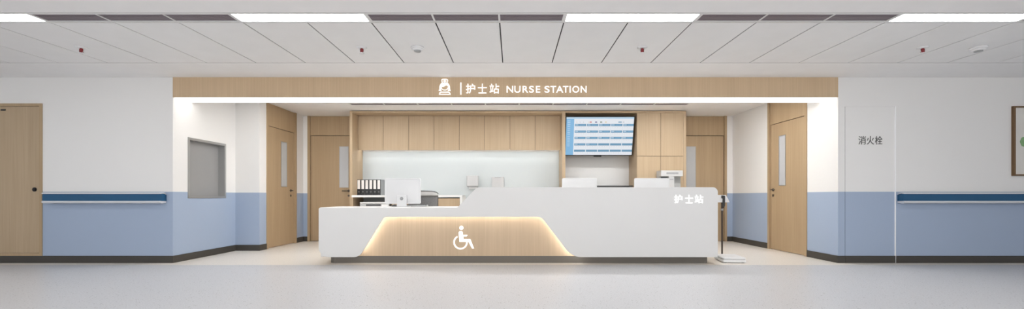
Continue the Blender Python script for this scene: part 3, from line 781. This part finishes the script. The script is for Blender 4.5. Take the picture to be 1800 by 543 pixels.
# binders
def binder(x, w=.0745, first=None):
    t = thing('lever_arch_binder', '', 'binder', (x, 2.50, zt))
    hh = .315; y0 = -.0; y1 = .275
    obj('cover', MB().box(0, .004, y0, y1, 0, hh, 'cover').box(w-.004, w, y0, y1, 0, hh, 'cover').box(.004, w-.004, .0, .004, 0, hh, 'black').box(.0, w, -.004, 0, 0, hh, 'black', .001), t, local=True)
    obj('paper_block', box1(.006, w-.006, .02, y1-.01, .006, hh-.012, 'paper'), t, local=True)
    obj('spine_label', box1(.011, w-.011, -.0055, -.0035, hh*.40, hh-.012, 'paper'), t, local=True)
    obj('finger_ring', MB().cyl((w/2, -.005, hh*.22), .013, .003, 'y', 'steel', 20).cyl((w/2, -.0062, hh*.22), .009, .003, 'y', 'black', 20), t, local=True)
    return t
x0b = at(627.6, 0, 2.50)[0]
bl = ['black binder with white label, leftmost of the row on the counter', 'black binder with white label, second from the oak side panel', 'black binder with white label, third from the oak side panel', 'black binder with white label, third from the computer end', 'black binder with white label, second from the computer end', 'black binder with white label, at the computer end of the row']
bn = binder(x0b)
for i in range(6):
    c_ = bn if i == 0 else copy_tree(bn)
    c_.location.x = x0b+i*.0800
    tag(c_, bl[i], 'binder', 'binders on the back counter')

# printer in the open bay
pz = .62; px0 = at(632, 0, 2.26)[0]; px1 = at(684, 0, 2.26)[0]
pt = thing('printer', 'light grey printer in the open bay under the binders', 'printer', ((px0+px1)/2, 2.3, pz+.001))
obj('body', MB().box(px0, px1, 2.28, 2.68, pz+.001, pz+.17, 'greyl', .006), pt)
obj('scanner_lid', MB().box(px0+.002, px1-.002, 2.27, 2.68, pz+.174, pz+.205, 'white', .006), pt)
obj('paper_slot', box1(px0+.12, px1-.17, 2.274, 2.284, pz+.13, pz+.16, 'dark'), pt)
obj('control_panel', box1(px1-.15, px1-.02, 2.272, 2.284, pz+.12, pz+.165, 'white', .002), pt)

# dispensers on the splashback
def Pp(px, py, y): return at(px, py, y)
a = Pp(820.5, 308.5, 2.70); b2 = Pp(840.5, 328.5, 2.70)
td = thing('towel_dispenser', 'white paper towel dispenser on the splashback', 'dispenser', ((a[0]+b2[0])/2, 2.75, b2[1]), 0, None)
obj('cover', MB().box(a[0], b2[0], 2.685, YB-.013, b2[1]+.012, a[1], 'greyl', .012), td)
obj('outlet_slot', box1(a[0]+.006, b2[0]-.006, 2.70, YB-.014, b2[1], b2[1]+.012, 'mark'), td)
obj('paper_towel', box1(a[0]+.04, b2[0]-.03, 2.735, 2.74, b2[1]-.035, b2[1], 'white'), td)
a = Pp(864.5, 311, 2.72); b2 = Pp(886, 345, 2.72)
td = thing('glove_dispenser', 'white box dispenser on the splashback beside the towel dispenser', 'dispenser', ((a[0]+b2[0])/2, 2.75, b2[1]))
obj('box', MB().box(a[0], b2[0], 2.72, YB-.013, b2[1], a[1], 'greyl', .004), td)
obj('slot', box1(a[0]+.06, b2[0]-.07, 2.717, 2.724, a[1]-.012, a[1]-.003, 'mark', .001), td)

# free-standing dispenser machine in front of the tall cabinets
ym = 1.98; sm_ = F/(ym+D0)
def Pm(px, py): return at(px, py, ym)
ax_, az = Pm(1162, 299.5); bx_, _ = Pm(1200.5, 299.5)
dm = thing('dispenser_machine', 'light grey dispenser machine with vent slots before the tall cabinets', 'machine', ((ax_+bx_)/2, ym+.1, 0))
z1 = Pm(0, 310)[1]
obj('head', MB().box(ax_, bx_, ym, YC-.005, z1, az, 'greyl', .006), dm)
vx0, vz1 = Pm(1171.5, 302.8); vx1, vz0 = Pm(1192.5, 306)
vm = MB().box(vx0, vx1, ym-.001, ym+.004, vz0, vz1, 'mark')
for i in range(10):
    xx = vx0+(vx1-vx0)*(i+.5)/10; vm.box(xx-.003, xx+.003, ym-.003, ym-.001, vz0, vz1, 'grey')
obj('vent', vm, dm)
obj('side_slot', box1(ax_+.01, Pm(1174.5, 0)[0], ym+.04, ym+.05, z1-.04, z1-.002, 'dark'), dm)
obj('rear_body', MB().box(ax_+.004, bx_-.004, ym+.10, YC-.005, .04, z1, 'grey', .003), dm)
cx0, cx1 = Pm(1175.5, 0)[0], Pm(1185.5, 0)[0]
obj('front_column', MB().box(cx0, cx1, ym+.005, ym+.10, .3, z1-.001, 'greyl', .004), dm)
obj('spout', MB().box(cx0+.02, cx1-.02, ym-.004, ym+.006, z1-.062, z1-.05, 'mark', .001), dm)
obj('foot', MB().box(ax_, bx_, ym, YC-.005, 0, .3, 'greyl', .006), dm)

# ------------------------------------------------------------------ wall screen
TW = 1.343; TH = 0.768
tv = thing('mounted_screen', 'large tilted wall screen showing a blue and white ward table', 'screen', (1.024+TW/2, 2.42, 1.745))
tv.rotation_euler = (math.radians(14.5), 0, 0)
hw = TW/2
obj('casing', MB().box(-hw, hw, 0, .045, 0, TH, 'black', .006).box(-.35, .35, .045, .10, .12, .55, 'black', .01), tv, local=True)
dsp = MB(); e = .014
def scr_box(u0, u1, v0, v1, m, d):
    """u,v as fractions of the picture area, v downwards"""
    ww = TW-2*e; hh = TH-e*2.2
    dsp.box(-hw+e+u0*ww, -hw+e+u1*ww, -.0012-d, -.0004, e*1.2+(1-v1)*hh, e*1.2+(1-v0)*hh, m)
scr_box(0, 1, 0, 1, 's_white', 0)
scr_box(0, .115, 0, 1, 's_side', .0004)
scr_box(0, 1, 0, .045, 's_sky', .0006)
for i in range(14):
    v = .09+i*.048 + (i//4)*.012; scr_box(.02, .06, v, v+.016, 's_sky', .0008)
for u0, u1, mm in ((.345, .375, 's_red'), (.425, .455, 's_navy'), (.50, .53, 's_olive'), (.57, .60, 's_yel'), (.77, .82, 's_blue'), (.15, .158, 's_yel'), (.20, .208, 's_grey'), (.25, .258, 's_grey'), (.325, .333, 's_yel'), (.835, .86, 's_grey')):
    scr_box(u0, u1, .118, .142, mm, .0006)
for r in range(5):
    v = .178 + r*.1705
    for c5 in range(5):
        u = .128 + c5*.1795
        scr_box(u, min(u+.168, 1), v, v+.058, 's_blue', .0006)
        if r < 3 or (r == 3 and c5 < 2):
            scr_box(u+.008, u+.05, v+.014, v+.034, 's_sky', .0009)
            scr_box(u+.07, u+.15 if u+.15 < 1 else 1, v+.018, v+.030, 's_side', .0009)
        for q in range(4):
            scr_box(u+.02+q*.037, u+.028+q*.037, v+.085, v+.093, 's_grey', .0004)
        scr_box(u-.008, u-.0065, v, min(v+.16, .99), 's_sky', .0003)
obj('display', dsp, tv, local=True)
obj('sensor_bar', MB().box(-.09, .06, -.002, .03, -.022, 0.0, 'black', .003), tv, local=True)
obj('wall_bracket', MB().box(-.10, .10, .10, .22, .42, .47, 'dark').box(-.10, .10, .10, .32, .18, .22, 'dark'), tv, local=True)

# ------------------------------------------------------------------ weighing scale at the right end of the desk
sc = thing('weighing_scale', 'white column weighing scale standing at the right end of the desk', 'scale', (3.14, 0.18, 0), math.radians(-4))
obj('base', MB().prism(rounded([(-.18, -.20, .02), (.14, -.20, .02), (.17, .20, .02), (-.14, .20, .02)], 4), 0.008, .048, 'white', 'z', .004), sc, local=True)
obj('platform', MB().prism(rounded([(-.17, -.195, .02), (.135, -.195, .02), (.16, .195, .02), (-.13, .195, .02)], 4), .053, .074, 'white', 'z', .004), sc, local=True)
obj('shadow_gap', MB().prism([(-.16, -.188), (.13, -.188), (.15, .188), (-.12, .188)], .047, .054, 'dark', 'z'), sc, local=True)
for fx, fy in ((-.13, -.16), (.11, -.16), (.13, .16), (-.10, .16)): obj('foot', MB().cyl((fx, fy, .005), .018, .01, 'z', 'black', 16), sc, local=True)
cxx = at(1266, 0, .46)[0]-3.14
obj('column', MB().tube([(cxx, .262, .03), (cxx, .262, .90)], .012, 'pole').box(cxx-.03, cxx+.03, .15, .28, .012, .05, 'pole', .003), sc, local=True)
obj('collar', MB().cyl((cxx, .262, .735), .018, .03, 'z', 'grey', 20), sc, local=True)
hd = MB().prism([(cxx-.10, .845), (cxx+.095, .845), (cxx+.075, .895), (cxx+.04, .955), (cxx-.08, .955)], .22, .30, 'white', bev=.006)
head = obj('display_head', hd, sc, local=True)
obj('clamp', MB().prism(rounded([(cxx-.03, .95, .005), (cxx+.022, .945, .01), (cxx+.02, .80, .01), (cxx, .75, .005), (cxx-.014, .80, .01), (cxx-.01, .90, .01), (cxx-.03, .91, .004)], 4), .205, .235, 'black'), sc, local=True)

# ------------------------------------------------------------------ camera, world, view
w = bpy.data.worlds.new('world'); S.world = w; w.use_nodes = True
w.node_tree.nodes['Background'].inputs['Color'].default_value = (1.0, 0.99, 0.975, 1)
w.node_tree.nodes['Background'].inputs['Strength'].default_value = 3.0
cd = bpy.data.cameras.new('camera'); cam = bpy.data.objects.new('camera', cd); C.objects.link(cam)
cam.location = (0, -D0, EYE); cam.rotation_euler = (PI/2, 0, 0)
cd.sensor_width = 36; cd.lens = F/1800*36
cd.shift_x = -2/1800; cd.shift_y = 73.5/1800
cd.clip_start = 0.05; cd.clip_end = 60
S.camera = cam
S.view_settings.view_transform = 'Standard'
try: S.view_settings.look = 'None'
except Exception: pass
S.view_settings.gamma = 1; S.view_settings.use_curve_mapping = False
S.view_settings.exposure = 0.10
S.cycles.max_bounces = 12; S.cycles.diffuse_bounces = 8
S.cycles.use_denoising = True
